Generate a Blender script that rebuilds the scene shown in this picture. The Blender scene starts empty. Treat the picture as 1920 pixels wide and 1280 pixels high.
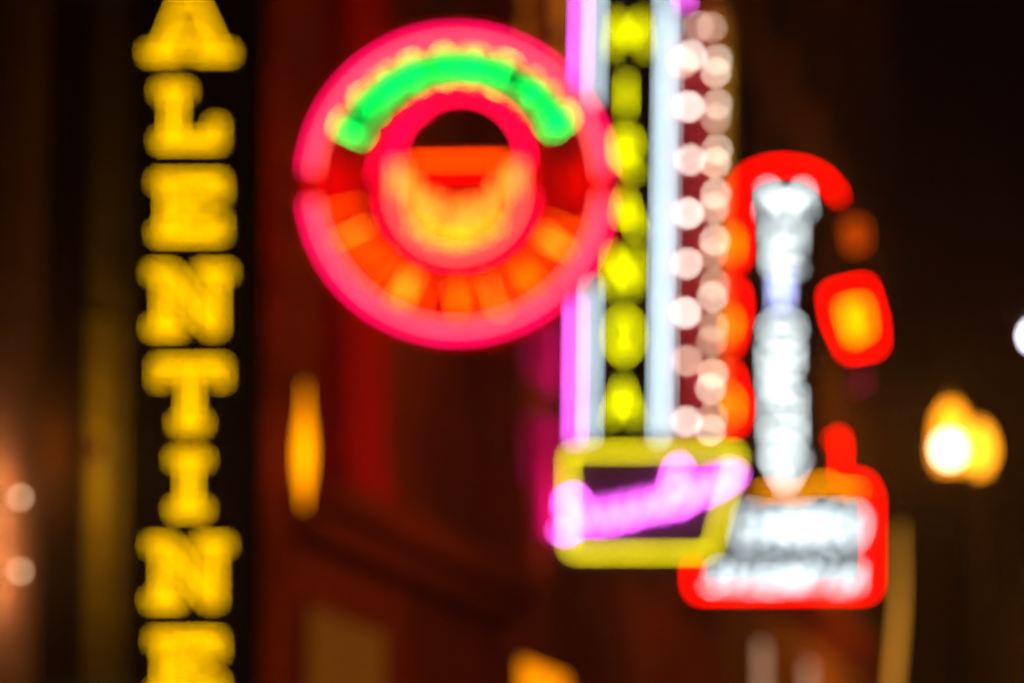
import bpy, bmesh, math, random
from mathutils import Vector, Matrix
random.seed(7)
S = bpy.context.scene
COL = S.collection
R = math.radians
PI = math.pi

# ------------------------------------------------------------------ camera, sky, exposure
FPX = 7200.0                      # focal length in pixels of the 1920 px wide photograph (135 mm lens)
CAM = Vector((0.0, 0.0, 1.7))
cd = bpy.data.cameras.new("camera")
cam = bpy.data.objects.new("camera", cd)
COL.objects.link(cam)
cd.sensor_width = 36.0
cd.lens = FPX / 1920.0 * 36.0
cam.location = CAM
cam.rotation_euler = (R(90 + 9), 0, R(11))
cd.clip_start = 0.1
cd.clip_end = 3000
cd.dof.use_dof = True
cd.dof.focus_distance = 3.0       # focused close by: the whole street falls out of focus
COC_PX = 57.0                     # blur circle of the far lights, in photograph pixels
cd.dof.aperture_fstop = 135.0 / (COC_PX / 1920 * 36.0 / 135.0 / (1 / 3.0 - 1 / 36.0) * 1000.0)
cd.dof.aperture_blades = 0
S.camera = cam

w = bpy.data.worlds.new("World")
S.world = w
w.use_nodes = True
nt = w.node_tree
bg = nt.nodes["Background"]
sky = nt.nodes.new("ShaderNodeTexSky")
sky.sky_type = 'NISHITA'
sky.sun_disc = False
sky.sun_elevation = R(-6)
sky.sun_rotation = R(200)
nt.links.new(sky.outputs[0], bg.inputs[0])
bg.inputs[1].default_value = 0.006

S.view_settings.view_transform = 'Standard'
S.view_settings.look = 'None'
S.view_settings.exposure = 0
S.view_settings.gamma = 1
S.cycles.use_denoising = True
S.cycles.denoising_input_passes = 'RGB'
S.cycles.use_adaptive_sampling = False
S.cycles.use_light_tree = True
S.cycles.caustics_reflective = False
S.cycles.caustics_refractive = False
S.cycles.max_bounces = 4
S.cycles.transparent_max_bounces = 6
S.cycles.sample_clamp_indirect = 4

# ------------------------------------------------------------------ rays: photograph pixel -> point of the street
bpy.context.view_layer.update()
ROT = cam.rotation_euler.to_matrix()

def ray(px, py):
    return ROT @ Vector(((px - 960) / FPX, (640 - py) / FPX, -1.0))

def P(px, py, y):                 # point at street distance y
    d = ray(px, py)
    t = (y - CAM.y) / d.y
    return CAM + d * t

def F(px, py, x=-8.0):            # point on a plane parallel to the house fronts
    d = ray(px, py)
    t = (x - CAM.x) / d.x
    return CAM + d * t

def pm(y):                        # metres per photograph pixel at distance y
    return (P(1000, 640, y) - P(960, 640, y)).length / 40.0

# ------------------------------------------------------------------ materials
def lin(r, g, b):
    f = lambda c: c / 12.92 if c <= 0.04045 else ((c + 0.055) / 1.055) ** 2.4
    return (f(r / 255), f(g / 255), f(b / 255))

def glow(name, col, k):
    m = bpy.data.materials.new(name); m.use_nodes = True
    n = m.node_tree; n.nodes.clear()
    e = n.nodes.new("ShaderNodeEmission"); o = n.nodes.new("ShaderNodeOutputMaterial")
    # a slight unevenness of the gas along the tube
    tc = n.nodes.new("ShaderNodeTexCoord"); nz = n.nodes.new("ShaderNodeTexNoise")
    nz.inputs['Scale'].default_value = 3.0
    mr = n.nodes.new("ShaderNodeMapRange")
    mr.inputs[1].default_value = 0.3; mr.inputs[2].default_value = 0.7
    mr.inputs[3].default_value = 0.85 * k; mr.inputs[4].default_value = 1.12 * k
    n.links.new(tc.outputs['Object'], nz.inputs['Vector'])
    n.links.new(nz.outputs['Fac'], mr.inputs[0])
    n.links.new(mr.outputs[0], e.inputs[1])
    e.inputs[0].default_value = (*col, 1)
    n.links.new(e.outputs[0], o.inputs[0])
    return m

def paint(name, col, rough=0.5, metal=0.0, var=0.25, scale=6.0):
    m = bpy.data.materials.new(name); m.use_nodes = True
    n = m.node_tree; b = n.nodes["Principled BSDF"]
    b.inputs['Roughness'].default_value = rough
    b.inputs['Metallic'].default_value = metal
    b.inputs['Specular IOR Level'].default_value = 0.5 if rough < 0.5 else 0.0   # weathered, chalky outdoor paint and stone
    tc = n.nodes.new("ShaderNodeTexCoord"); nz = n.nodes.new("ShaderNodeTexNoise")
    nz.inputs['Scale'].default_value = scale; nz.inputs['Detail'].default_value = 5
    rp = n.nodes.new("ShaderNodeValToRGB")
    rp.color_ramp.elements[0].position = 0.3; rp.color_ramp.elements[1].position = 0.7
    rp.color_ramp.elements[0].color = (*[c * (1 - var) for c in col], 1)
    rp.color_ramp.elements[1].color = (*[min(1, c * (1 + var)) for c in col], 1)
    n.links.new(tc.outputs['Object'], nz.inputs['Vector'])
    n.links.new(nz.outputs['Fac'], rp.inputs[0])
    n.links.new(rp.outputs[0], b.inputs['Base Color'])
    return m

def brick(name, c1, c2, mortar):
    m = bpy.data.materials.new(name); m.use_nodes = True
    n = m.node_tree; b = n.nodes["Principled BSDF"]
    b.inputs['Roughness'].default_value = 0.9
    b.inputs['Specular IOR Level'].default_value = 0.0
    tc = n.nodes.new("ShaderNodeTexCoord"); mp = n.nodes.new("ShaderNodeMapping")
    mp.inputs['Rotation'].default_value = (R(90), 0, R(90))
    br = n.nodes.new("ShaderNodeTexBrick")
    br.inputs['Color1'].default_value = (*c1, 1); br.inputs['Color2'].default_value = (*c2, 1)
    br.inputs['Mortar'].default_value = (*mortar, 1)
    br.inputs['Scale'].default_value = 4.4
    nz = n.nodes.new("ShaderNodeTexNoise"); nz.inputs['Scale'].default_value = 0.9
    nz.inputs['Detail'].default_value = 6
    mr = n.nodes.new("ShaderNodeMapRange")
    mr.inputs[1].default_value = 0.3; mr.inputs[2].default_value = 0.7
    mr.inputs[3].default_value = 0.55; mr.inputs[4].default_value = 1.3
    mx = n.nodes.new("ShaderNodeMixRGB"); mx.blend_type = 'MULTIPLY'; mx.inputs[0].default_value = 1
    n.links.new(tc.outputs['Object'], mp.inputs['Vector'])
    n.links.new(mp.outputs[0], br.inputs['Vector'])
    n.links.new(tc.outputs['Object'], nz.inputs['Vector'])
    n.links.new(nz.outputs['Fac'], mr.inputs[0])
    n.links.new(br.outputs['Color'], mx.inputs[1]); n.links.new(mr.outputs[0], mx.inputs[2])
    n.links.new(mx.outputs[0], b.inputs['Base Color'])
    return m

def glass_dark(name):
    m = paint(name, (0.03, 0.012, 0.008), 0.4, 0, 0.3, 2)
    return m

def glass_lit(name, col, k):      # frosted lamp glass: glows and lets the bulb show through
    m = bpy.data.materials.new(name); m.use_nodes = True
    n = m.node_tree; n.nodes.clear()
    e = n.nodes.new("ShaderNodeEmission"); t = n.nodes.new("ShaderNodeBsdfTransparent")
    x = n.nodes.new("ShaderNodeMixShader"); o = n.nodes.new("ShaderNodeOutputMaterial")
    e.inputs[0].default_value = (*col, 1); e.inputs[1].default_value = k
    x.inputs[0].default_value = 0.5
    n.links.new(t.outputs[0], x.inputs[1]); n.links.new(e.outputs[0], x.inputs[2])
    n.links.new(x.outputs[0], o.inputs[0])
    return m

M = {
 'gold':    glow('yellow_letter_light', (1.0, 0.47, 0.0), 0.55),
 'goldtube': glow('yellow_letter_neon', (1.0, 0.52, 0.0), 6.20),
 'pinkred': glow('pink_red_neon', (1.0, 0.105, 0.10), 6.41),
 'pinkhot': glow('pink_neon', (1.0, 0.0, 0.10), 9.00),
 'rose':    glow('rose_neon', (1.0, 0.0, 0.045), 10.68),
 'coral':   glow('coral_neon', (1.0, 0.06, 0.035), 13.00),
 'redbar':  glow('orange_red_neon', (1.0, 0.055, 0.0), 11.57),
 'green':   glow('green_neon', (0.0, 1.0, 0.09), 10.50),
 'orange':  glow('orange_neon', (1.0, 0.075, 0.0), 8.00),
 'orangelt': glow('light_orange_neon', (1.0, 0.17, 0.005), 12.00),
 'amber':   glow('amber_neon', (1.0, 0.24, 0.02), 8.50),
 'amberlo': glow('deep_amber_neon', (1.0, 0.30, 0.0), 9.00),
 'violet':  glow('violet_pink_neon', (1.0, 0.14, 1.0), 12.00),
 'script':  glow('script_pink_neon', (1.0, 0.11, 1.0), 16.00),
 'white':   glow('cool_white_neon', (0.70, 0.89, 1.0), 6.59),
 'lemon':   glow('lemon_neon', (1.0, 0.95, 0.0), 6.00),
 'olive':   glow('olive_yellow_neon', (1.0, 0.84, 0.0), 5.16),
 'red':     glow('red_neon', (1.0, 0.0, 0.0), 12.46),
 'reddim':  glow('deep_red_neon', (1.0, 0.0, 0.0), 4.0),
 'redorange': glow('red_orange_neon', (1.0, 0.10, 0.0), 8.90),
 'pegfill': glow('amber_peg_neon', (1.0, 0.22, 0.0), 9.00),
 'pegdim':  glow('dim_orange_neon', (1.0, 0.10, 0.0), 1.25),
 'magdim':  glow('dim_magenta_neon', (1.0, 0.03, 0.12), 0.62),
 'text':    glow('white_text_neon', (0.80, 0.94, 1.0), 5.00),
 'textc':   glow('white_neck_neon', (0.87, 0.98, 1.0), 6.80),
 'panelb': glow('bluish_light_panel', (0.58, 0.66, 1.0), 1.00),
 'iris':    glow('blue_white_neon', (0.48, 0.54, 1.0), 6.50),
 'bulb':    glow('warm_white_bulb', (1.0, 0.93, 0.81), 16.00),
 'bulbtan': glow('dim_warm_bulb', (1.0, 0.72, 0.54), 11.00),
 'bulbhot': glow('hot_white_bulb', (1.0, 0.94, 0.83), 20.00),
 'black':   paint('black_sign_paint', (0.005, 0.0025, 0.002), 0.5),
 'dred':    paint('dark_red_sign_paint', (0.50, 0.006, 0.010), 0.5),
 'maroon':  paint('maroon_sign_paint', (0.55, 0.04, 0.06), 0.5),
 'greyp':   paint('grey_sign_paint', (0.06, 0.045, 0.05), 0.5),
 'goldp':   paint('gold_trim_paint', (0.75, 0.42, 0.04), 0.5),
 'steel':   paint('dark_steel', (0.03, 0.03, 0.032), 0.4, 0.8),
 'iron':    paint('black_iron', (0.02, 0.018, 0.016), 0.45, 0.5),
 'ochre':   paint('ochre_pipe_paint', (0.10, 0.06, 0.004), 0.5),
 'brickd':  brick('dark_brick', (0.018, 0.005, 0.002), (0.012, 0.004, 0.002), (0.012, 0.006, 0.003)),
 'brickr':  brick('red_brick', (0.30, 0.05, 0.010), (0.23, 0.035, 0.007), (0.20, 0.05, 0.015)),
 'brickb':  brick('brown_brick', (0.30, 0.065, 0.005), (0.22, 0.045, 0.004), (0.19, 0.05, 0.006)),
 'brickt':  brick('tan_brick', (0.42, 0.18, 0.05), (0.34, 0.14, 0.04), (0.3, 0.15, 0.06)),
 'stone':   paint('tan_stone', (0.12, 0.058, 0.03), 0.8),
 'redwood': paint('red_painted_wood', (0.55, 0.012, 0.008), 0.55),
 'pinkglow': paint('pink_glow_paint', (0.80, 0.010, 0.16), 0.55),  # magenta puts the pink neon light on the house front into the colour
 'brownp':  paint('brown_cornice_paint', (0.24, 0.035, 0.004), 0.6),
 'pane':    glass_dark('dark_window_glass'),
 'asphalt': paint('asphalt', (0.05, 0.05, 0.052), 0.75, 0, 0.35, 3),
 'conc':    paint('concrete', (0.28, 0.26, 0.24), 0.85, 0, 0.2, 2),
}

# ------------------------------------------------------------------ object helpers
def thing(name, label, cat, loc=(0, 0, 0), group=None):
    o = bpy.data.objects.new(name, None)
    COL.objects.link(o)
    o.empty_display_size = 0.2
    o.location = loc
    o['label'] = label; o['category'] = cat
    if group: o['group'] = group
    return o

def world_loc(o):
    l = Vector((0, 0, 0))
    while o is not None:
        l = l + Vector(o.location)
        o = o.parent
    return l

def obj(name, bm, mat, parent=None, label=None, smooth=False):   # bm holds world coordinates
    base = world_loc(parent) if parent else Vector((0, 0, 0))
    c = Vector((0, 0, 0))
    n = len(bm.verts)
    for v in bm.verts: c += v.co
    c /= max(1, n)
    for v in bm.verts: v.co -= c
    bmesh.ops.recalc_face_normals(bm, faces=bm.faces)
    me = bpy.data.meshes.new(name)
    bm.to_mesh(me); bm.free()
    me.materials.append(M[mat] if isinstance(mat, str) else mat)
    if smooth:
        for p in me.polygons: p.use_smooth = True
    o = bpy.data.objects.new(name, me)
    COL.objects.link(o)
    if parent: o.parent = parent
    o.location = c - base
    if label: o['label'] = label
    return o

def struct(name, bm, mat):
    o = obj(name, bm, mat); o['kind'] = 'structure'
    return o

def box(bm, x0, x1, y0, y1, z0, z1):
    vs = [bm.verts.new((x, y, z)) for z in (z0, z1) for y in (y0, y1) for x in (x0, x1)]
    for f in ((0, 1, 3, 2), (4, 5, 7, 6), (0, 1, 5, 4), (2, 3, 7, 6), (0, 2, 6, 4), (1, 3, 7, 5)):
        bm.faces.new([vs[i] for i in f])
    return vs

def bevelbox(x0, x1, y0, y1, z0, z1, b=0.02):
    bm = bmesh.new(); box(bm, x0, x1, y0, y1, z0, z1)
    bmesh.ops.bevel(bm, geom=list(bm.edges), offset=b, segments=2, affect='EDGES', profile=0.5)
    return bm

def tube(bm, pts, r, sides=8, closed=False):
    pts = [Vector(p) for p in pts]
    n = len(pts)
    rings = []
    for i, p in enumerate(pts):
        if closed:
            d = (pts[(i + 1) % n] - pts[i - 1])
        else:
            d = pts[min(i + 1, n - 1)] - pts[max(i - 1, 0)]
        d.normalize()
        a = Vector((0, 1, 0)) if abs(d.y) < 0.95 else Vector((1, 0, 0))
        u = d.cross(a).normalized(); v = d.cross(u).normalized()
        ri = r[i] if isinstance(r, (list, tuple)) else r
        rings.append([bm.verts.new(p + (u * math.cos(t) + v * math.sin(t)) * ri)
                      for t in [2 * PI * k / sides for k in range(sides)]])
    m = n if closed else n - 1
    for i in range(m):
        A, B = rings[i], rings[(i + 1) % n]
        for k in range(sides):
            bm.faces.new((A[k], A[(k + 1) % sides], B[(k + 1) % sides], B[k]))
    if not closed:
        for ring, e, s in ((rings[0], pts[0] - pts[1], 0), (rings[-1], pts[-1] - pts[-2], 1)):
            tip = bm.verts.new((pts[0] if s == 0 else pts[-1]) + e.normalized() * (ri if isinstance(r, (list, tuple)) else r) * 0.7)
            for k in range(sides):
                bm.faces.new((ring[k], ring[(k + 1) % sides], tip))

def rounded(pts, rad, closed=False, seg=5):          # rounds the corners of a 2-D pixel polyline
    out = []
    n = len(pts)
    for i in range(n):
        if not closed and i in (0, n - 1):
            out.append(pts[i]); continue
        a, b, c = Vector(pts[i - 1]), Vector(pts[i]), Vector(pts[(i + 1) % n])
        d1 = (a - b); d2 = (c - b)
        q = min(rad, d1.length * 0.45, d2.length * 0.45)
        p1 = b + d1.normalized() * q; p2 = b + d2.normalized() * q
        for k in range(seg + 1):
            t = k / seg
            out.append(tuple(p1 * (1 - t) ** 2 + b * 2 * t * (1 - t) + p2 * t * t))
    return out

def arc(cx, cy, r, a0, a1, n=40, ry=None):           # pixel arc, degrees counter-clockwise, 0 = right
    ry = ry or r
    return [(cx + r * math.cos(R(a0 + (a1 - a0) * k / n)), cy - ry * math.sin(R(a0 + (a1 - a0) * k / n)))
            for k in range(n + 1)]

TUBE_W = 0.66                     # glass tube thickness against the drawn weight
def neon(parent, name, paths, y, wpx, mat, lift=0.0, label=None, closed=False):
    """glass tubes bent along pixel paths in the plane of a sign at street distance y"""
    bm = bmesh.new()
    r = wpx * TUBE_W * pm(y) / 2
    for p in paths:
        tube(bm, [P(a, b, y) + Vector((0, -lift, 0)) for a, b in p], r, 8, closed)
    return obj(name, bm, mat, parent, label, True)

def plate(bm, outline, y, t):                        # a slab with a pixel outline, front face at y, thickness t
    f = [bm.verts.new(P(a, b, y)) for a, b in outline]
    g = [bm.verts.new(v.co + Vector((0, t, 0))) for v in f]
    bm.faces.new(f); bm.faces.new(list(reversed(g)))
    n = len(f)
    for i in range(n):
        bm.faces.new((f[i], f[(i + 1) % n], g[(i + 1) % n], g[i]))

def ball(bm, c, r, u=12, v=8, sz=1.0):
    r_ = bmesh.ops.create_uvsphere(bm, u_segments=u, v_segments=v, radius=r)
    for q in r_['verts']:
        q.co.z *= sz
        q.co += Vector(c)

def lathe(bm, c, prof, n=16):                        # prof: (radius, z) pairs from the bottom up
    c = Vector(c); rings = []
    for r, z in prof:
        rings.append([bm.verts.new(c + Vector((r * math.cos(2 * PI * k / n), r * math.sin(2 * PI * k / n), z))) for k in range(n)])
    for A, B in zip(rings, rings[1:]):
        for k in range(n):
            bm.faces.new((A[k], A[(k + 1) % n], B[(k + 1) % n], B[k]))
    bm.faces.new(rings[0]); bm.faces.new(rings[-1])

def lamp_light(name, parent, at, energy, col, size=0.05):
    l = bpy.data.lights.new(name, 'POINT'); l.energy = energy; l.color = col; l.shadow_soft_size = size
    o = bpy.data.objects.new(name, l); COL.objects.link(o)
    o.parent = parent; o.location = Vector(at) - world_loc(parent)
    return o

# ------------------------------------------------------------------ ground
bm = bmesh.new(); box(bm, -2.0, 900, -300, 1500, -0.3, 0.0); struct('road', bm, 'asphalt')
bm = bmesh.new(); box(bm, -900, -2.15, -300, 1500, -0.3, 0.13); struct('pavement', bm, 'conc')
bm = bmesh.new(); box(bm, -2.15, -2.0, -300, 1500, -0.3, 0.15); struct('kerb', bm, 'stone')

# ------------------------------------------------------------------ house fronts down the left side of the street (front plane x = -8)
def house(name, label, y0, y1, h, wall):
    t = thing(name, label, 'building', (-8, (y0 + y1) / 2, 0.13), 'house fronts along the street')
    bm = bmesh.new(); box(bm, -20, -8, y0, y1, 0.13, h)
    obj('wall', bm, wall, t)
    return t

def win(parent, y0, y1, z0, z1, pane='pane', frame='steel', label=None, d=0.09):
    bm = bmesh.new(); s = 0.09
    box(bm, -7.999, -8 + d, y0, y0 + s, z0, z1); box(bm, -7.999, -8 + d, y1 - s, y1, z0, z1)
    box(bm, -7.999, -8 + d, y0 + s, y1 - s, z1 - s, z1); box(bm, -7.999, -8 + d, y0 + s, y1 - s, z0, z0 + s)
    zm = (z0 + z1) / 2
    box(bm, -7.999, -8 + d * .8, y0 + s, y1 - s, zm - .03, zm + .03)
    f = obj('window', bm, frame, parent, label)
    bm = bmesh.new(); box(bm, -7.999, -7.97, y0 + s, y1 - s, z0 + s, zm - .03)
    box(bm, -7.999, -7.97, y0 + s, y1 - s, zm + .03, z1 - s)
    obj('pane', bm, pane, f)
    bm = bmesh.new(); box(bm, -7.999, -7.8, y0 - .12, y1 + .12, z0 - .14, z0 - .003)
    obj('sill', bm, 'stone', f)
    return f

def band(parent, name, y0, y1, z0, z1, out, mat, label=None):
    bm = bmesh.new()
    box(bm, -7.999, -8 + out * 0.55, y0, y1, z0, z0 + (z1 - z0) * 0.45)
    box(bm, -7.999, -8 + out, y0 - .05, y1 + .05, z0 + (z1 - z0) * 0.45 + .002, z1)
    return obj(name, bm, mat, parent, label)

def pilaster(parent, y0, y1, z0, z1, out, mat, label=None, name='pilaster'):
    bm = bmesh.new()
    box(bm, -7.999, -8 + out, y0, y1, z0, z1)
    box(bm, -7.999, -8 + out + .05, y0 - .05, y1 + .05, z0 - .2, z0 - .002)
    return obj(name, bm, mat, parent, label)

amber_lit = glow('amber_lit_window', (1.0, 0.27, 0.0), 1.50)
brown_lit = glow('brown_lit_window', (1.0, 0.26, 0.02), 0.13)
dusk_lit = glow('dusky_lit_window', (1.0, 0.24, 0.01), 0.45)
tan_lit = glow('tan_lit_window', (1.0, 0.50, 0.28), 0.75)
red_lit = glow('red_lit_window', (1.0, 0.10, 0.01), 0.90)

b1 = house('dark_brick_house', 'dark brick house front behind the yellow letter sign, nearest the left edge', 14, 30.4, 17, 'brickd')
for y0 in (18.6, 27.2):
    for z0 in (6.2, 10.2):
        win(b1, y0, y0 + 1.3, z0, z0 + 2.4)
pilaster(b1, 22.35, 23.45, 2.2, 16.5, 0.35, 'stone', 'tan stone pilaster lit by two bulbs')
band(b1, 'cornice', 14, 30.4, 16.2, 17.0, 0.4, 'brownp')
for px in (184, 219):
    q = F(px, 800, -7.88)
    bm = bmesh.new(); tube(bm, [Vector((-7.88, q.y, z)) for z in (1.0, 4, 8, 12, 16)], 0.085, 12)
    for z in (3.0, 6.0, 9.0):
        lathe(bm, (-7.88, q.y, z), [(.11, 0), (.11, .08)], 12)
    obj('drainpipe', bm, 'ochre', b1, None, True)

b2 = house('red_house', 'red painted house front behind the round neon sign', 30.45, 40.7, 16, 'brickr')
band(b2, 'cornice', 31.3, 40.6, 5.15, 5.62, 0.5, 'brownp')
pilaster(b2, 32.3, 33.9, 5.9, 15.8, 0.25, 'redwood', 'red painted pilaster beside the wall lantern')
pilaster(b2, 39.3, 40.5, 5.9, 15.8, 0.25, 'brownp')
win(b2, 35.0, 37.6, 11.2, 14.2, 'pane', 'brownp')
win(b2, 31.6, 34.9, 2.6, 4.7, brown_lit, 'brownp', 'dim brown lit window under the cornice')
band(b2, 'roof_cornice', 30.5, 40.6, 15.3, 15.95, 0.5, 'brownp')

b3 = house('brown_house', 'brown brick house front with an amber lit window below and shutters coloured like pink neon light', 40.75, 58, 19, 'brickb')
win(b3, 41.1, 44.4, 2.6, 4.95, amber_lit, 'brownp', 'amber lit window below the cornice')
win(b3, 49.5, 53.0, 2.6, 5.0, red_lit, 'brownp', 'red lit shop window')
win(b3, 40.9, 42.1, 10.5, 14.0, dusk_lit, 'brownp', 'orange brown lit window on the top floor, left of its pair')
win(b3, 43.2, 44.7, 10.8, 14.0, dusk_lit, 'brownp', 'orange brown lit window on the top floor, right of its pair')
for x0, x1, p0, p1, lab in ((958, 1052, 596, 716, 'large shutter with pink neon glow painted in, topmost of the group'), (914, 988, 768, 884, 'shutter with painted-in pink glow left of the pink tube'),
                            (903, 962, 912, 1004, 'small shutter with painted-in pink glow, lowest of the group'), (1000, 1056, 790, 1010, 'tall shutter with painted-in pink glow beside the tall neon sign')):
    ya, yb2 = max(40.95, F(x0, 700).y), F(x1, 700).y
    ym = (x0 + x1) / 2
    z0, z1 = F(ym, p1).z, F(ym, p0).z
    bm = bmesh.new(); box(bm, -7.999, -7.93, ya, yb2, max(z0, 5.8), z1)
    for k in range(1, 6):
        zz = max(z0, 5.8) + (z1 - max(z0, 5.8)) * k / 6
        box(bm, -7.929, -7.90, ya + .05, yb2 - .05, zz - .05, zz + .05)
    obj('shutter', bm, 'pinkglow', b3, lab)  # boards placed and coloured as patches of pink neon light
for y0, z0, z1 in ((46.2, 6.6, 9.6), (50.2, 6.6, 9.6), (54, 6.6, 9.6)):
    win(b3, y0, y0 + .85, z0, z1, 'pane', 'brownp')
for y0 in (47, 51, 55):
    win(b3, y0, y0 + 1.6, 11.4, 14.6)
band(b3, 'roof_cornice', 40.8, 57.9, 18.2, 18.95, 0.5, 'brownp')

b4 = house('tall_brick_house', 'dark brown brick house front behind the guitar neon sign', 58.05, 88, 26, 'brickt')
for y0 in (60, 65, 70, 75, 80, 85):
    for z0 in (8.5, 13.0, 17.5):
        win(b4, y0, y0 + 2.2, z0, z0 + 2.8)
win(b4, 61.4, 63.0, 3.0, 6.75, tan_lit, 'brownp', 'tan lit tall window under the guitar sign')
win(b4, 67.8, 69.6, 3.0, 6.9, tan_lit, 'brownp', 'tan lit window right of the other tan lit one')
band(b4, 'cornice', 58.1, 87.9, 7.3, 7.8, 0.45, 'brownp')

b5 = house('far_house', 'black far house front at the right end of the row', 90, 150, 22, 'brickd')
for y0 in range(94, 148, 6):
    for z0 in (6, 10.5, 15):
        win(b5, y0, y0 + 2.5, z0, z0 + 2.8)
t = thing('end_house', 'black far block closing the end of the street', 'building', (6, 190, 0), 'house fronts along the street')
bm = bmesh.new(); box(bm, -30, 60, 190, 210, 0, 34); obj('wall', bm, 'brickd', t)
bm = bmesh.new()
for i in range(8):
    for k in range(6): box(bm, -24 + i * 8, -21.5 + i * 8, 189.9, 189.98, 4 + k * 5, 7 + k * 5)
wn = obj('window', bm, 'pane', t)

# ------------------------------------------------------------------ yellow vertical letter sign
YV = 24.0
sv = thing('letter_sign', 'tall black blade sign with stacked yellow lit letters at the left', 'sign', P(355, 640, YV))
bm = bmesh.new(); plate(bm, [(250, -60), (470, -60), (462, 1400), (240, 1400)], YV + 0.07, 0.34)
obj('cabinet', bm, 'black', sv)
for py in (-20, 1290):
    a = P(250, py, YV + .24); bm = bmesh.new(); tube(bm, [a, Vector((-8.0, a.y, a.z))], 0.035, 8)
    obj('bracket', bm, 'steel', sv)

def rects_letter(kind, x0, x1, y0, y1):             # outlines of bold slab serif capitals
    h = y1 - y0; c = (x0 + x1) / 2; s = 16; b = 9
    if kind == 'I':
        return [(x0, y0), (x1, y0), (x1, y0 + s), (c + b, y0 + s), (c + b, y1 - s), (x1, y1 - s), (x1, y1), (x0, y1), (x0, y1 - s), (c - b, y1 - s), (c - b, y0 + s), (x0, y0 + s)]
    if kind == 'T':
        f = 27
        return [(x0, y0), (x1, y0), (x1, y0 + 38), (x1 - 15, y0 + 38), (x1 - 19, y0 + s), (c + b, y0 + s), (c + b, y1 - s), (c + f, y1 - s), (c + f, y1), (c - f, y1), (c - f, y1 - s), (c - b, y1 - s), (c - b, y0 + s), (x0 + 19, y0 + s), (x0 + 15, y0 + 38), (x0, y0 + 38)]
    if kind == 'L':
        return [(x0, y0), (x0 + 57, y0), (x0 + 57, y0 + s), (x0 + 40, y0 + s), (x0 + 40, y1 - s), (x1 - 20, y1 - s), (x1 - 16, y1 - 44), (x1, y1 - 44), (x1, y1), (x0, y1), (x0, y1 - s), (x0 + 20, y1 - s), (x0 + 20, y0 + s), (x0, y0 + s)]
    if kind == 'E':
        m = (y0 + y1) / 2
        return [(x0, y0), (x1, y0), (x1, y0 + 38), (x1 - 14, y0 + 38), (x1 - 18, y0 + s), (x0 + 40, y0 + s), (x0 + 40, m - 7), (x1 - 30, m - 7), (x1 - 30, m + 7), (x0 + 40, m + 7), (x0 + 40, y1 - s), (x1 - 18, y1 - s), (x1 - 14, y1 - 38), (x1, y1 - 38), (x1, y1), (x0, y1), (x0, y1 - s), (x0 + 18, y1 - s), (x0 + 18, y0 + s), (x0, y0 + s)]
    if kind == 'N':
        pts = [(0, 0), (46, 0), (116, 96), (116, 17), (96, 17), (96, 0), (158, 0), (158, 17), (138, 17), (138, 129), (116, 129), (42, 30), (42, 112), (64, 112), (64, 129), (0, 129), (0, 112), (22, 112), (22, 17), (0, 17)]
    if kind == 'A':
        pts = [(66, 0), (100, 0), (148, 105), (169, 105), (169, 122), (94, 122), (94, 105), (118, 105), (104, 76), (62, 76), (48, 105), (68, 105), (68, 122), (0, 122), (0, 105), (24, 105)]
    wx = max(p[0] for p in pts); wy = max(p[1] for p in pts)
    return [(x0 + a / wx * (x1 - x0), y0 + b_ / wy * h) for a, b_ in pts]

for kind, x0, x1, y0, y1 in ((k_, a_ + 4, b_ - 4, c_ + 5, d_ - 5) for k_, a_, b_, c_, d_ in (('A', 270, 439, -10, 112), ('L', 292, 417, 158, 277), ('E', 287, 422, 328, 450), ('N', 277, 434, 498, 627),
                             ('T', 288, 425, 675, 806), ('I', 319, 390, 848, 967), ('N', 275, 431, 1008, 1137), ('E', 281, 417, 1186, 1312))):
    ol = rects_letter(kind, x0, x1, y0, y1)
    bm = bmesh.new(); plate(bm, ol, YV, 0.068)
    lt = obj('letter', bm, 'gold', sv, 'yellow lit serif letter ' + kind)
    neon(lt, 'outline_tube', [ol], YV - .012, 6, 'goldtube', 0, None, True)

# ------------------------------------------------------------------ round neon sign
YR = 30.6
sr = thing('round_neon_sign', 'round neon sign with pink rings and green lettering over the top', 'neon sign', P(857, 345, YR))
# flat ring cabinet with a half-moon opening above the bar
outer = arc(857, 345, 298, 90, 450, 72)[:-1]
hole = [(862 + 118 * math.cos(R(a)), 292 - 118 * math.sin(R(a))) for a in range(0, 181, 10)]   # right -> top -> left
# keyhole outline: outer circle starting at the top, then the opening entered from its own top
top_i = 9
loop = outer + [outer[0]]
k2 = hole[top_i:] + hole[:top_i] + [hole[top_i]]
bm = bmesh.new()
yb = YR + 0.10
def keyhole_plate(bm, outer, hole, y, t):
    fo = [bm.verts.new(P(a, b, y)) for a, b in outer]; go = [bm.verts.new(v.co + Vector((0, t, 0))) for v in fo]
    fh = [bm.verts.new(P(a, b, y)) for a, b in hole]; gh = [bm.verts.new(v.co + Vector((0, t, 0))) for v in fh]
    for ring_f, ring_g in ((fo, go), (fh, gh)):
        n = len(ring_f)
        for i in range(n): bm.faces.new((ring_f[i], ring_f[(i + 1) % n], ring_g[(i + 1) % n], ring_g[i]))
    for o_, h_ in ((fo, fh), (go, gh)):
        es = []
        for ring in (o_, h_):
            n = len(ring)
            for i in range(n):
                e = bm.edges.get((ring[i], ring[(i + 1) % n])) or bm.edges.new((ring[i], ring[(i + 1) % n]))
                es.append(e)
        bmesh.ops.triangle_fill(bm, edges=es, use_beauty=True)
keyhole_plate(bm, outer, hole, yb, 0.3)
obj('cabinet', bm, 'dred', sr)
for py in (330, 420):
    a = P(575, py, YR + .25); bm = bmesh.new(); tube(bm, [a, Vector((-8.0, a.y, a.z))], 0.03, 8)
    obj('bracket', bm, 'steel', sr)
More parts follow.
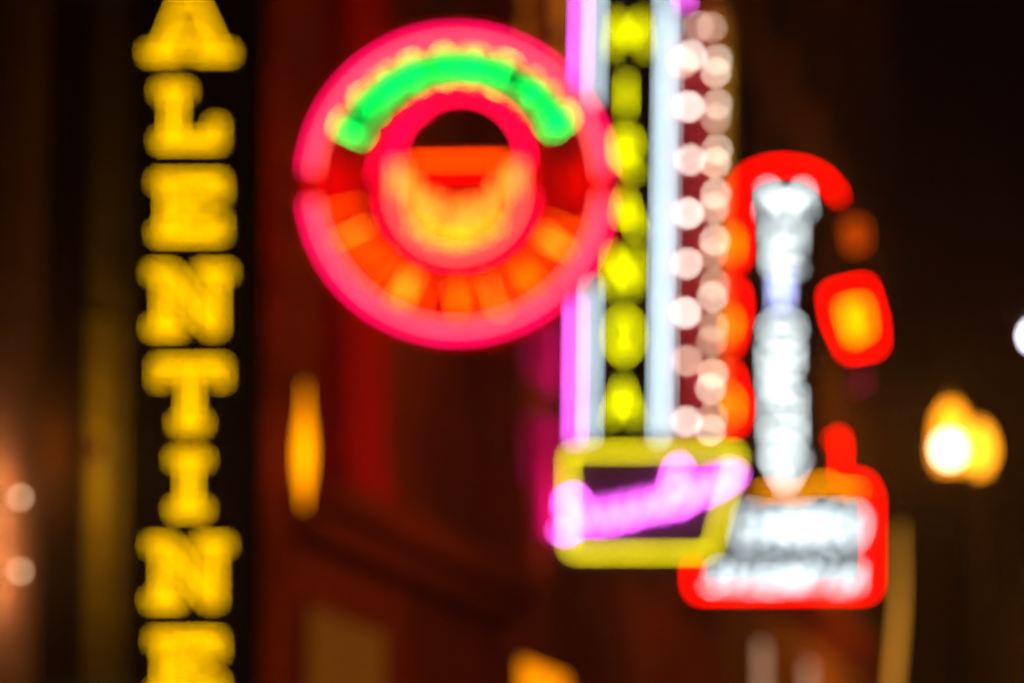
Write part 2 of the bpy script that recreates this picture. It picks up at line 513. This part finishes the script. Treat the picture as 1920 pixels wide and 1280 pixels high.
for rr, mt in ((284, 'pinkhot'), (268, 'pinkred')):
    neon(sr, 'ring_tube', [arc(857, 345, rr, 4, 175, 60)], YR, 8, mt)
    neon(sr, 'ring_tube', [arc(857, 345, rr, -5, -173, 60)], YR, 8, mt)
neon(sr, 'arch_tube', [arc(864, 301, 122, -4, 184, 40)], YR, 8, 'rose', 0, 'rose red arch over the middle opening')
neon(sr, 'arch_tube', [arc(850, 345, 146, 110, 178, 30)], YR, 5, 'rose')
neon(sr, 'arch_tube', [arc(857, 350, 142, 186, 354, 40)], YR, 5, 'rose')
neon(sr, 'bar_tube', [[(775, 303), (948, 301)]], YR, 8, 'redbar', 0, 'orange red straight bar under the opening')
neon(sr, 'bar_tube', [[(770, 322), (950, 320)]], YR, 4, 'red')
neon(sr, 'bowl_tube', [[(737, 305)] + arc(857, 357, 120, 180, 360, 40) + [(977, 305)]], YR, 8, 'coral', 0, 'coral bowl shaped tube')

for a0, a1 in ((170, 188), (-8, 10)):
    for rr in (208, 238, 268):
        neon(sr, 'side_tube', [arc(857, 345, rr, a0, a1, 8)], YR, 5, 'reddim', 0, 'deep red short side tube')
GL = {  # strokes in a unit cell, x right, y up
 'a': [[(0, 0), (.5, 1), (1, 0)], [(.2, .4), (.8, .4)]],
 'b': [[(0, 0), (0, 1), (.7, .95), (.75, .6), (0, .52), (.85, .45), (.85, .1), (0, 0)]],
 'e': [[(.9, 0), (0, 0), (0, 1), (.9, 1)], [(0, .5), (.7, .5)]],
 'n': [[(0, 0), (0, 1), (.9, 0), (.9, 1)]],
 'i': [[(.5, 0), (.5, 1)]],
 'h': [[(0, 0), (0, 1)], [(.9, 0), (.9, 1)], [(0, .5), (.9, .5)]],
 'o': [[(.5, 0), (.1, .2), (0, .5), (.1, .8), (.5, 1), (.9, .8), (1, .5), (.9, .2), (.5, 0)]],
 'r': [[(0, 0), (0, 1), (.75, .95), (.8, .6), (0, .5), (.9, 0)]],
 's': [[(.05, .12), (.5, 0), (.9, .2), (.8, .45), (.2, .56), (.08, .8), (.5, 1), (.92, .88)]],
 'l': [[(0, 1), (0, 0), (.8, 0)]],
 't': [[(0, 1), (1, 1)], [(.5, 1), (.5, 0)]],
 'v': [[(0, 1), (.5, 0), (1, 1)]],
 'd': [[(0, 0), (0, 1), (.6, .92), (.9, .5), (.6, .08), (0, 0)]],
 'm': [[(0, 0), (.1, 1), (.5, .3), (.9, 1), (1, 0)]],
 'y': [[(0, 1), (.5, .5), (1, 1)], [(.5, .5), (.5, 0)]],
}
def resample(p, n=4):
    out = []
    for a, b in zip(p, p[1:]):
        for k in range(n): out.append((a[0] + (b[0] - a[0]) * k / n, a[1] + (b[1] - a[1]) * k / n))
    return out + [p[-1]]

def arc_letter(parent, g, ang, wdeg, r0, r1, y, wpx, mat, up=1, c=(857, 345), label=None):
    paths = []
    for s in GL[g]:
        q = []
        for u, v in resample(s, 3):
            a = ang + (0.5 - u) * wdeg if up > 0 else ang + (u - 0.5) * wdeg
            r = r0 + (r1 - r0) * v if up > 0 else r1 - (r1 - r0) * v
            q.append((c[0] + r * math.cos(R(a)), c[1] - r * math.sin(R(a))))
        paths.append(q)
    return neon(parent, 'letter', paths, y, wpx, mat, 0, label)

bm = bmesh.new()
plate(bm, arc(857, 345, 254, 25, 157, 40) + arc(857, 345, 190, 157, 25, 40), YR + .085, 0.0145)
obj('letter_band', bm, 'black', sr, 'black curved band behind the green lettering')
for g, a, wd in (('e', 152, 6), ('s', 138, 6), ('h', 124, 7), ('r', 110, 5), ('o', 96, 6), ('n', 82, 6), ('e', 67, 6), ('h', 49, 10), ('b', 31, 8)):
    arc_letter(sr, g, a, wd, 196, 248, YR, 6, 'green')
for i, (a, g, wd) in enumerate(((194, 'l', 5), (205, 'i', 4), (214, 'v', 6), (226, 't', 6), (236, 'i', 4), (244, 'n', 5), (254, 'i', 4),
                                (270, 'v', 5), (279, 'i', 4), (290, 'l', 5), (299, 'i', 4), (308, 'n', 5), (320, 'i', 4), (329, 'v', 5), (341, 'l', 5))):
    arc_letter(sr, g, a, wd, 186, 252, YR, (4.5, 6, 5)[i % 3], ('orange', 'orangelt', 'orange', 'redorange')[i % 4], -1)
for i in range(9):                                    # two rows of small amber lettering sagging along the bowl
    u = (i - 4) / 4.0
    g = 'hbneoradn'[i]
    x = 857 + u * 106; yb_ = 440 - 76 * u * u
    paths = [[(x - 8 + a * 16, yb_ - b * 58) for a, b in resample(s, 2)] for s in GL[g]]
    neon(sr, 'letter', paths, YR, 5, 'amber')
for i in range(7):
    u = (i - 3) / 3.0
    g = 'nehbran'[i]
    x = 857 + u * 72; yb_ = 458 - 26 * u * u
    paths = [[(x - 8 + a * 16, yb_ - b * 20) for a, b in resample(s, 2)] for s in GL[g]]
    neon(sr, 'letter', paths, YR, 5, 'amberlo')

# ------------------------------------------------------------------ tall neon sign with arch, letters, bulbs and lower plate
YT = 43.5
st = thing('tall_neon_sign', 'tall neon sign of pink and white tubes with a bulb edge and slanted lower plate', 'neon sign', P(1180, 640, YT))
bm = bmesh.new()
plate(bm, [(1068, -60), (1264, -60), (1256, 832), (1058, 832)], YT + 0.07, 0.4)
obj('cabinet', bm, 'black', st)
# street-side edge panel, turned back from the front face
bm = bmesh.new()
A0, A1 = P(1266, 14, YT + .07), P(1258, 822, YT + .07)
B = [P(1320, 6, YT + .62), P(1340, 18, YT + .75), P(1352, 60, YT + .82), P(1344, 822, YT + .82)]
fr = [bm.verts.new(v) for v in [A0] + B + [A1]]
bk = [bm.verts.new(v.co + Vector((-0.05, .12, 0))) for v in fr]
bm.faces.new(fr); bm.faces.new(list(reversed(bk)))
for i in range(6): bm.faces.new((fr[i], fr[(i + 1) % 6], bk[(i + 1) % 6], bk[i]))
obj('edge_panel', bm, 'maroon', st, 'maroon edge panel carrying two rows of bulbs')
bm = bmesh.new(); tube(bm, [v + Vector((0.05, -.03, 0)) for v in B], 0.08, 8)
obj('edge_trim', bm, 'goldp', st)
for py in (60, 700):
    a = P(1068, py, YT + .3); bm = bmesh.new(); tube(bm, [a, Vector((-8.0, a.y, a.z))], 0.05, 8)
    obj('bracket', bm, 'steel', st)
neon(st, 'pink_tube', [[(1077, 826), (1082, 400), (1090, 20)] + arc(1187, 0, 97, 176, 0, 20) + [(1284, 8)]], YT, 8, 'violet')
neon(st, 'white_tube', [[(1105, 822), (1110, 400), (1116, 20)] + arc(1182, 2, 66, 174, 6, 20) + [(1249, 20), (1242, 400), (1235, 822)]], YT, 8, 'white')
neon(st, 'white_tube', [[(1258, 30), (1252, 400), (1246, 815)]], YT, 4, 'white')
for g, xc, yc, ww, hh, ln in (('m', 1179, 64, 48, 66, 7), ('i', 1174, 178, 10, 60, 8), ('r', 1178, 290, 30, 70, 8), ('a', 1173, 400, 36, 68, 8),
                              ('n', 1170, 508, 36, 72, 8), ('o', 1170, 628, 34, 76, 8), ('a', 1168, 752, 38, 68, 8)):
    ww *= 1.2; hh += 4
    paths = [[(xc - ww / 2 + a * ww, yc + hh / 2 - b * hh) for a, b in resample(s, 3)] for s in GL[g]]
    neon(st, 'letter', paths, YT, ln, 'lemon')
def bulb(parent, px, py, y, wpx, mat):
    bm = bmesh.new(); ball(bm, P(px, py, y), wpx * pm(y) / 2)
    return obj('bulb', bm, mat, parent, None, True)
_bv = [glow('edge_bulb_light', (1.0, 0.74 + .05 * (i % 3), 0.54 + .07 * (i % 3)), (9, 13, 16, 19)[i % 4]) for i in range(6)]
for px, py, mt in ((1296, 104, 'bulb'), (1281, 118, 'bulbtan'), (1291, 200, 'bulbhot'), (1294, 300, 'bulb'), (1290, 400, 'bulbhot'), (1288, 494, 'bulb'),
                   (1286, 586, 'bulbhot'), (1288, 676, 'bulbtan'), (1287, 790, 'bulb')):
    bulb(st, px, py, YT + .12, 12, mt)
for px, py in ((1310, 50), (1334, 52), (1345, 112), (1342, 136), (1345, 196), (1342, 222), (1345, 280), (1341, 306), (1342, 364), (1338, 391), (1340, 450), (1336, 476),
               (1340, 532), (1336, 556), (1338, 612), (1334, 640), (1337, 700), (1332, 728), (1336, 782), (1332, 806)):
    bulb(st, px, py, YT + .5, 10, _bv[(px * 7 + py) % 6])
# slanted lower plate
lp_out = [(1050, 832), (1402, 832), (1350, 1052), (1050, 1052)]
bm = bmesh.new(); plate(bm, lp_out, YT - .12, 0.5)
lower = obj('lower_plate', bm, 'greyp', st, 'grey slanted plate with pink script in a yellow outline')
def neon_on(parent, name, paths, y, wpx, mat, closed=False, label=None):
    return neon(parent, name, paths, y, wpx, mat, 0, label, closed)
neon_on(lower, 'outline_tube', [rounded([(1066, 846), (1386, 846), (1333, 1036), (1066, 1036)], 16, True)], YT - .2, 9, 'olive', True)
scr = [[(1090, 940), (1076, 926), (1058, 934), (1056, 952), (1074, 964), (1078, 984), (1062, 1002), (1046, 994)],
       [(1062, 998), (1092, 982), (1104, 948), (1112, 985), (1126, 985), (1138, 942), (1146, 984), (1158, 978), (1170, 936), (1178, 976), (1190, 970), (1204, 928), (1210, 966), (1224, 958), (1234, 924), (1240, 955)],
       [(1240, 962), (1256, 915), (1264, 880), (1274, 868), (1282, 882), (1270, 905), (1252, 925), (1278, 912), (1290, 930), (1276, 952), (1254, 950)],
       [(1286, 945), (1300, 930), (1308, 896), (1316, 934), (1328, 926), (1338, 886), (1346, 920), (1356, 912), (1366, 876), (1374, 905), (1384, 884)]]
neon_on(lower, 'script_tube', scr, YT - .24, 12, 'script')

# ------------------------------------------------------------------ guitar shaped neon sign
YG = 51.0
sg = thing('guitar_neon_sign', 'red guitar shaped neon sign with white lettering down its neck', 'neon sign', P(1470, 700, YG))
bm = bmesh.new()
plate(bm, [(1400, 352), (1425, 330), (1470, 322), (1515, 330), (1548, 352), (1530, 480), (1535, 870), (1625, 905), (1630, 1105), (1305, 1105), (1305, 1040), (1400, 900), (1405, 480)], YG + .1, 0.35)
obj('cabinet', bm, 'black', sg)
for py in (560, 1020):
    a = P(1405, py, YG + .3); bm = bmesh.new(); tube(bm, [a, Vector((-8.0, a.y, a.z))], 0.06, 8)
    obj('bracket', bm, 'steel', sg)
neon(sg, 'head_tube', [[(1378, 372), (1388, 342), (1410, 323), (1440, 313), (1475, 310), (1512, 316), (1542, 331), (1563, 352), (1573, 371)]], YG, 9, 'red')
def peg(pts, fill, mt='red', fm='pegfill', label=None, y=YG):
    bm = bmesh.new(); cx = sum(p[0] for p in pts) / len(pts); cy = sum(p[1] for p in pts) / len(pts)
    plate(bm, [(cx + (a - cx) * .96, cy + (b - cy) * .96) for a, b in pts], y + .08, .15)
    p = obj('tuning_peg', bm, 'black', sg, label)
    if mt: neon(p, 'peg_outline_tube', [rounded(pts, 12, True)], y, 10, mt, 0, None, True)
    if fill: neon(p, 'peg_fill_tube', fill, y - .02, 10, fm)
    return p
peg([(1552, 548), (1624, 530), (1645, 600), (1648, 652), (1590, 664), (1560, 600)],
    [rounded([(1580, 575), (1618, 566), (1628, 620), (1598, 636)], 8, True) + [(1580, 575)], [(1594, 572), (1606, 628)]], label='red outlined peg with amber fill right of the neck')
peg([(1388, 384), (1390, 492), (1345, 496), (1340, 410)], [[(1368, 436), (1378, 444), (1376, 478)]])
peg([(1386, 542), (1391, 580), (1374, 655), (1335, 645), (1338, 555), (1368, 536)], [[(1366, 588), (1376, 600), (1368, 630)]])
peg([(1372, 690), (1391, 755), (1384, 802), (1335, 800), (1338, 715)], [[(1366, 736), (1378, 752), (1374, 782)]])
peg([(1575, 405), (1630, 400), (1636, 470), (1590, 482)], [rounded([(1588, 420), (1618, 418), (1620, 462), (1594, 466)], 8, True) + [(1588, 420)], [(1600, 425), (1606, 460)]], None, 'pegdim', 'dim orange peg under the end of the red arch')
peg([(1590, 690), (1628, 690), (1632, 735), (1600, 742)], [[(1602, 704), (1620, 704), (1620, 726), (1602, 726)]], None, 'magdim', 'dim magenta peg at lower right')
neon(sg, 'hook_tube', [rounded([(1562, 825), (1574, 815), (1577, 830), (1577, 893)], 8)], YG, 10, 'red')
neon(sg, 'body_tube', [rounded([(1299, 1010), (1299, 1112), (1637, 1112), (1637, 925), (1622, 901), (1605, 896), (1588, 908)], 20)], YG, 10, 'red')
neon(sg, 'body_tube', [[(1420, 925), (1440, 918), (1500, 926), (1530, 905), (1548, 903), (1570, 915), (1612, 918)]], YG, 6, 'amberlo')
def beads(parent, paths, y, wpx, mat, step):          # lettering drawn with small bulbs along its strokes
    bm = bmesh.new()
    for p in paths:
        carry = 0.0
        tube(bm, [P(a, b, y) for a, b in p], 1.6 * pm(y), 6)
        for a, b in zip(p, p[1:]):
            L = math.hypot(b[0] - a[0], b[1] - a[1]); d = carry
            while d < L:
                u = d / L
                ball(bm, P(a[0] + (b[0] - a[0]) * u, a[1] + (b[1] - a[1]) * u, y), wpx * random.uniform(.75, 1.2) * pm(y) / 2, 8, 6)
                d += step
            carry = d - L
    return obj('letter', bm, mat, parent, None, True)
for g, xc, yc, ww, hh, mt in (('m', 1474, 376, 80, 46, 'textc'), ('v', 1474, 376, 72, 44, 'textc'), ('h', 1474, 436, 56, 40, 'textc'), ('e', 1474, 486, 56, 36, 'textc'), ('n', 1466, 542, 18, 70, 'iris'),
                              ('o', 1467, 616, 56, 42, 'textc'), ('h', 1467, 664, 56, 38, 'textc'), ('e', 1469, 710, 56, 38, 'textc'), ('n', 1471, 756, 56, 38, 'textc'),
                              ('h', 1471, 803, 58, 40, 'textc'), ('d', 1472, 846, 50, 36, 'textc'), ('v', 1473, 884, 62, 56, 'textc')):
    paths = [[(xc - ww / 2 + a * ww, yc + hh / 2 - b * hh) for a, b in resample(s, 3)] for s in GL[g]]
    if mt == 'iris':
        neon(sg, 'letter', paths, YG, 8, mt, 0, 'narrow bluish lit letter in the neck')
        continue
    beads(sg, paths, YG, 7, mt, 15)
for i, (g, xc) in enumerate(zip('ehnbreo', (1404, 1438, 1472, 1506, 1540, 1572, 1603))):
    paths = [[(xc - 13 + a * 26 + (b - .5) * 10, 1018 - b * 62) for a, b in resample(s, 3)] for s in GL[g]]
    beads(sg, paths, YG, 7, 'text', 13)
for i, (g, xc) in enumerate(zip('svienrtia', (1346, 1380, 1412, 1446, 1480, 1512, 1544, 1574, 1602))):
    paths = [[(xc - 11 + a * 22 + (b - .5) * 14, 1101 - b * 40) for a, b in resample(s, 3)] for s in GL[g]]
    beads(sg, paths, YG, 7, 'text', 13)

# ------------------------------------------------------------------ amber lit pole right of the guitar sign, its light put in as emission
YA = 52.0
ta = thing('amber_glow_pole', 'curved amber lit pole right of the guitar sign, its light painted in as glow', 'pole', (P(1680, 1300, YA).x, YA, 0.13))
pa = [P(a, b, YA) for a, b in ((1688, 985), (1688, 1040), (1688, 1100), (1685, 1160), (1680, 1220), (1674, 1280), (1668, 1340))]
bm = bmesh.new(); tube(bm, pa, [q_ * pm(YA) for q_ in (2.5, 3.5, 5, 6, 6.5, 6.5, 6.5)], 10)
obj('glow_strip', bm, glow('amber_pole_glow', (1.0, 0.40, 0.04), 1.10), ta, None, True)
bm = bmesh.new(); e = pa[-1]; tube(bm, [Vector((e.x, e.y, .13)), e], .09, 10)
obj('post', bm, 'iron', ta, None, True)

# ------------------------------------------------------------------ street lamps
def street_lamp(name, label, px, py, y, glass, hot, boxr, energy, col, arm=None):
    c = P(px, py, y); k = pm(y)
    t = thing(name, label, 'street lamp', (c.x, c.y, 0.13))
    if arm is not None:
        foot = Vector((c.x, c.y, .13))
    bm = bmesh.new()
    lathe(bm, (c.x, c.y, .13), [(.2, 0), (.2, .5), (.1, .7), (.075, 1.2), (.06, c.z - .13 - 44 * k - .12), (.12, c.z - .13 - 44 * k - .05), (.13, c.z - .13 - 44 * k)], 14)
    obj('post', bm, 'iron', t, None, True)
    return t, c, k

YL = 32.0
t, c, k = street_lamp('street_lamp', 'lit acorn globe street lamp with a white hot core at the right', 1784, 838, YL, None, None, 0, 0, None)
lamp_light('globe_light', t, c + Vector((-28.5 * k, 0, 8 * k)), 560, (1.0, 0.36, 0.04), .05)
gl = glass_lit('amber_globe_glass', (1.0, 0.30, 0.008), 5.0)
bm = bmesh.new()
lathe(bm, c, [(16 * k, -44 * k), (27 * k, -34 * k), (33 * k, -10 * k), (32 * k, 10 * k), (29 * k, 34 * k), (25 * k, 58 * k), (12 * k, 78 * k)], 18)
obj('globe', bm, gl, t, None, True)
bm = bmesh.new(); ball(bm, c + Vector((-4 * k, 0, -3 * k)), 23 * k, 14, 10, 1.15)
obj('bulb', bm, glow('white_hot_bulb', (1.0, 0.86, 0.55), 14), t, None, True)
bm = bmesh.new(); lathe(bm, c, [(8 * k, 77 * k), (9 * k, 82 * k), (3 * k, 92 * k), (1 * k, 104 * k)], 12)
obj('finial', bm, glass_lit('dim_amber_finial', (1.0, 0.35, 0.02), .7), t, None, True)
YL2 = 35.0
t2, c2, k2_ = street_lamp('street_lamp', 'dimmer amber globe street lamp half hidden behind the bright one', 1838, 846, YL2, None, None, 0, 0, None)
bm = bmesh.new()
lathe(bm, c2, [(8 * k2_, -44 * k2_), (16 * k2_, -26 * k2_), (25 * k2_, -8 * k2_), (25 * k2_, 12 * k2_), (17 * k2_, 36 * k2_), (6 * k2_, 52 * k2_)], 16)
obj('globe', bm, glow('amber_globe_light', (1.0, 0.33, 0.012), 4.20), t2, None, True)
lamp_light('globe_light', t2, c2 + Vector((-26 * k2_, 0, 0)), 100, (1.0, 0.40, 0.05), .05)
for i, yy in enumerate((54.0, 72.0)):  # out-of-view lamps added to brighten the far house fronts
    cz = Vector((-2.5, yy, 6.0)); kk = 0.0044
    tt, cc, _ = None, cz, 0
    tt = thing('street_lamp', ('unseen amber globe lamp added farther along the kerb', 'last unseen amber globe lamp added along the kerb')[i], 'street lamp', (cz.x, cz.y, .13), 'unseen globe lamps added along the kerb')
    bm = bmesh.new(); lathe(bm, (cz.x, cz.y, .13), [(.2, 0), (.2, .5), (.1, .7), (.075, 1.2), (.06, 5.6), (.12, 5.68), (.13, 5.72)], 14)
    obj('post', bm, 'iron', tt, None, True)
    bm = bmesh.new(); lathe(bm, cz, [(14 * kk, -34 * kk), (26 * kk, -26 * kk), (32 * kk, -8 * kk), (32 * kk, 10 * kk), (27 * kk, 34 * kk), (17 * kk, 58 * kk), (8 * kk, 76 * kk)], 18)
    obj('globe', bm, gl, tt, None, True)
    bm = bmesh.new(); ball(bm, cz, 18 * kk, 12, 8, 1.15)
    obj('bulb', bm, 'bulb', tt, None, True)
    lamp_light('globe_light', tt, cz + Vector((-.11, 0, .03)), (330, 1700)[i], (1.0, 0.40, 0.05), .05)
# white overhead lamp at the frame's right edge
c = P(1942, 630, 45.0); k = pm(45)
t = thing('overhead_lamp', 'cold white overhead street lamp cut by the right edge', 'street lamp', (-1.7, 46.5, 0))
bm = bmesh.new(); tube(bm, [Vector((-1.7, 46.5, 0)), Vector((-1.7, 46.5, c.z + .2)), Vector((-1.75, 46.3, c.z + .5)), Vector((c.x, 45.4, c.z + .45))], .08, 10)
obj('post', bm, 'steel', t, None, True)
bm = bmesh.new(); lathe(bm, c + Vector((0, 0, .12)), [(.2, 0), (.22, .1), (.1, .34)], 14); obj('hood', bm, 'steel', t, None, True)
bm = bmesh.new(); ball(bm, c, 17 * k, 14, 10); obj('bulb', bm, glow('cold_white_lamp', (0.86, 0.86, 1.0), 16), t, None, True)

# ------------------------------------------------------------------ wall lantern between the letter sign and the round sign
yl = 30.75
q = F(571, 850, -7.72); 
c = Vector((-7.72, q.y, q.z)); k = pm(q.y)
t = thing('wall_lantern', 'tall slim amber wall lantern right of the yellow letter sign', 'lantern', (-8, q.y, q.z - 1))
bm = bmesh.new(); box(bm, -8.0, -7.71, q.y - .03, q.y + .03, q.z + 129 * k, q.z + 136 * k)
obj('bracket', bm, 'iron', t)
bm = bmesh.new(); lathe(bm, c, [(2 * k, -100 * k), (5 * k, -75 * k), (13 * k, -30 * k), (14 * k, 15 * k), (9 * k, 55 * k), (4 * k, 85 * k), (2 * k, 130 * k)], 14)
obj('glass', bm, glow('amber_lantern_glass', (1.0, 0.29, 0.0), 3.20), t, None, True)

# bulbs on the stone pilaster at the left edge
t = thing('bulb_bracket', 'iron bracket with two small warm bulbs on the tan pilaster at the left edge', 'lamp', (-7.65, 22.9, F(38, 1000, -7.6).z))
qa, qb = F(38, 932, -7.5), F(38, 1070, -7.5)
bm = bmesh.new()
for q_ in (qa, qb): tube(bm, [Vector((-7.66, q_.y, q_.z - .03)), Vector((-7.54, q_.y, q_.z - .03))], .012, 8)
tube(bm, [Vector((-7.64, qa.y, qb.z - .1)), Vector((-7.64, qa.y, qa.z + .1))], .015, 8)
obj('bracket', bm, 'iron', t, None, True)
for q_ in (qa, qb):
    bm = bmesh.new(); ball(bm, q_, 10 * pm(qa.y) / 2)
    obj('bulb', bm, glow('small_warm_bulb', (1.0, 0.62, 0.34), 9.00), t, None, True)
    lamp_light('bulb_light', t, q_ + Vector((.06, .02, 0)), 30.0, (1.0, 0.55, 0.28), .03)

# shade and point light added to brighten the two pipes
q = F(203, 850, -7.6)
t = thing('added_pipe_lamp', 'small shaded lamp added to brighten the ochre drainpipes', 'lamp', (-7.95, q.y, q.z))
bm = bmesh.new(); lathe(bm, (-7.62, q.y - .25, q.z - .06), [(.03, 0), (.05, .06), (.05, .12)], 10); tube(bm, [Vector((-8, q.y - .25, q.z)), Vector((-7.66, q.y - .25, q.z))], .012, 6)
obj('shade', bm, 'brownp', t)
lamp_light('added_pipe_light', t, Vector((-7.62, q.y, q.z)), 60.0, (1.0, 0.66, 0.12), .03)

# ------------------------------------------------------------------ thin night haze along the street
bm = bmesh.new(); box(bm, -60, 80, -20, 240, -1.3, 60)
hz = obj('haze', bm, 'steel'); hz['kind'] = 'stuff'
mh = bpy.data.materials.new('haze_air'); mh.use_nodes = True
n = mh.node_tree; n.nodes.clear()
pv = n.nodes.new('ShaderNodeVolumePrincipled'); oo = n.nodes.new('ShaderNodeOutputMaterial')
pv.inputs['Density'].default_value = 0.0004
pv.inputs['Color'].default_value = (1.0, 0.82, 0.62, 1)
pv.inputs['Anisotropy'].default_value = 0.85
n.links.new(pv.outputs[0], oo.inputs['Volume'])
hz.data.materials.clear(); hz.data.materials.append(mh)
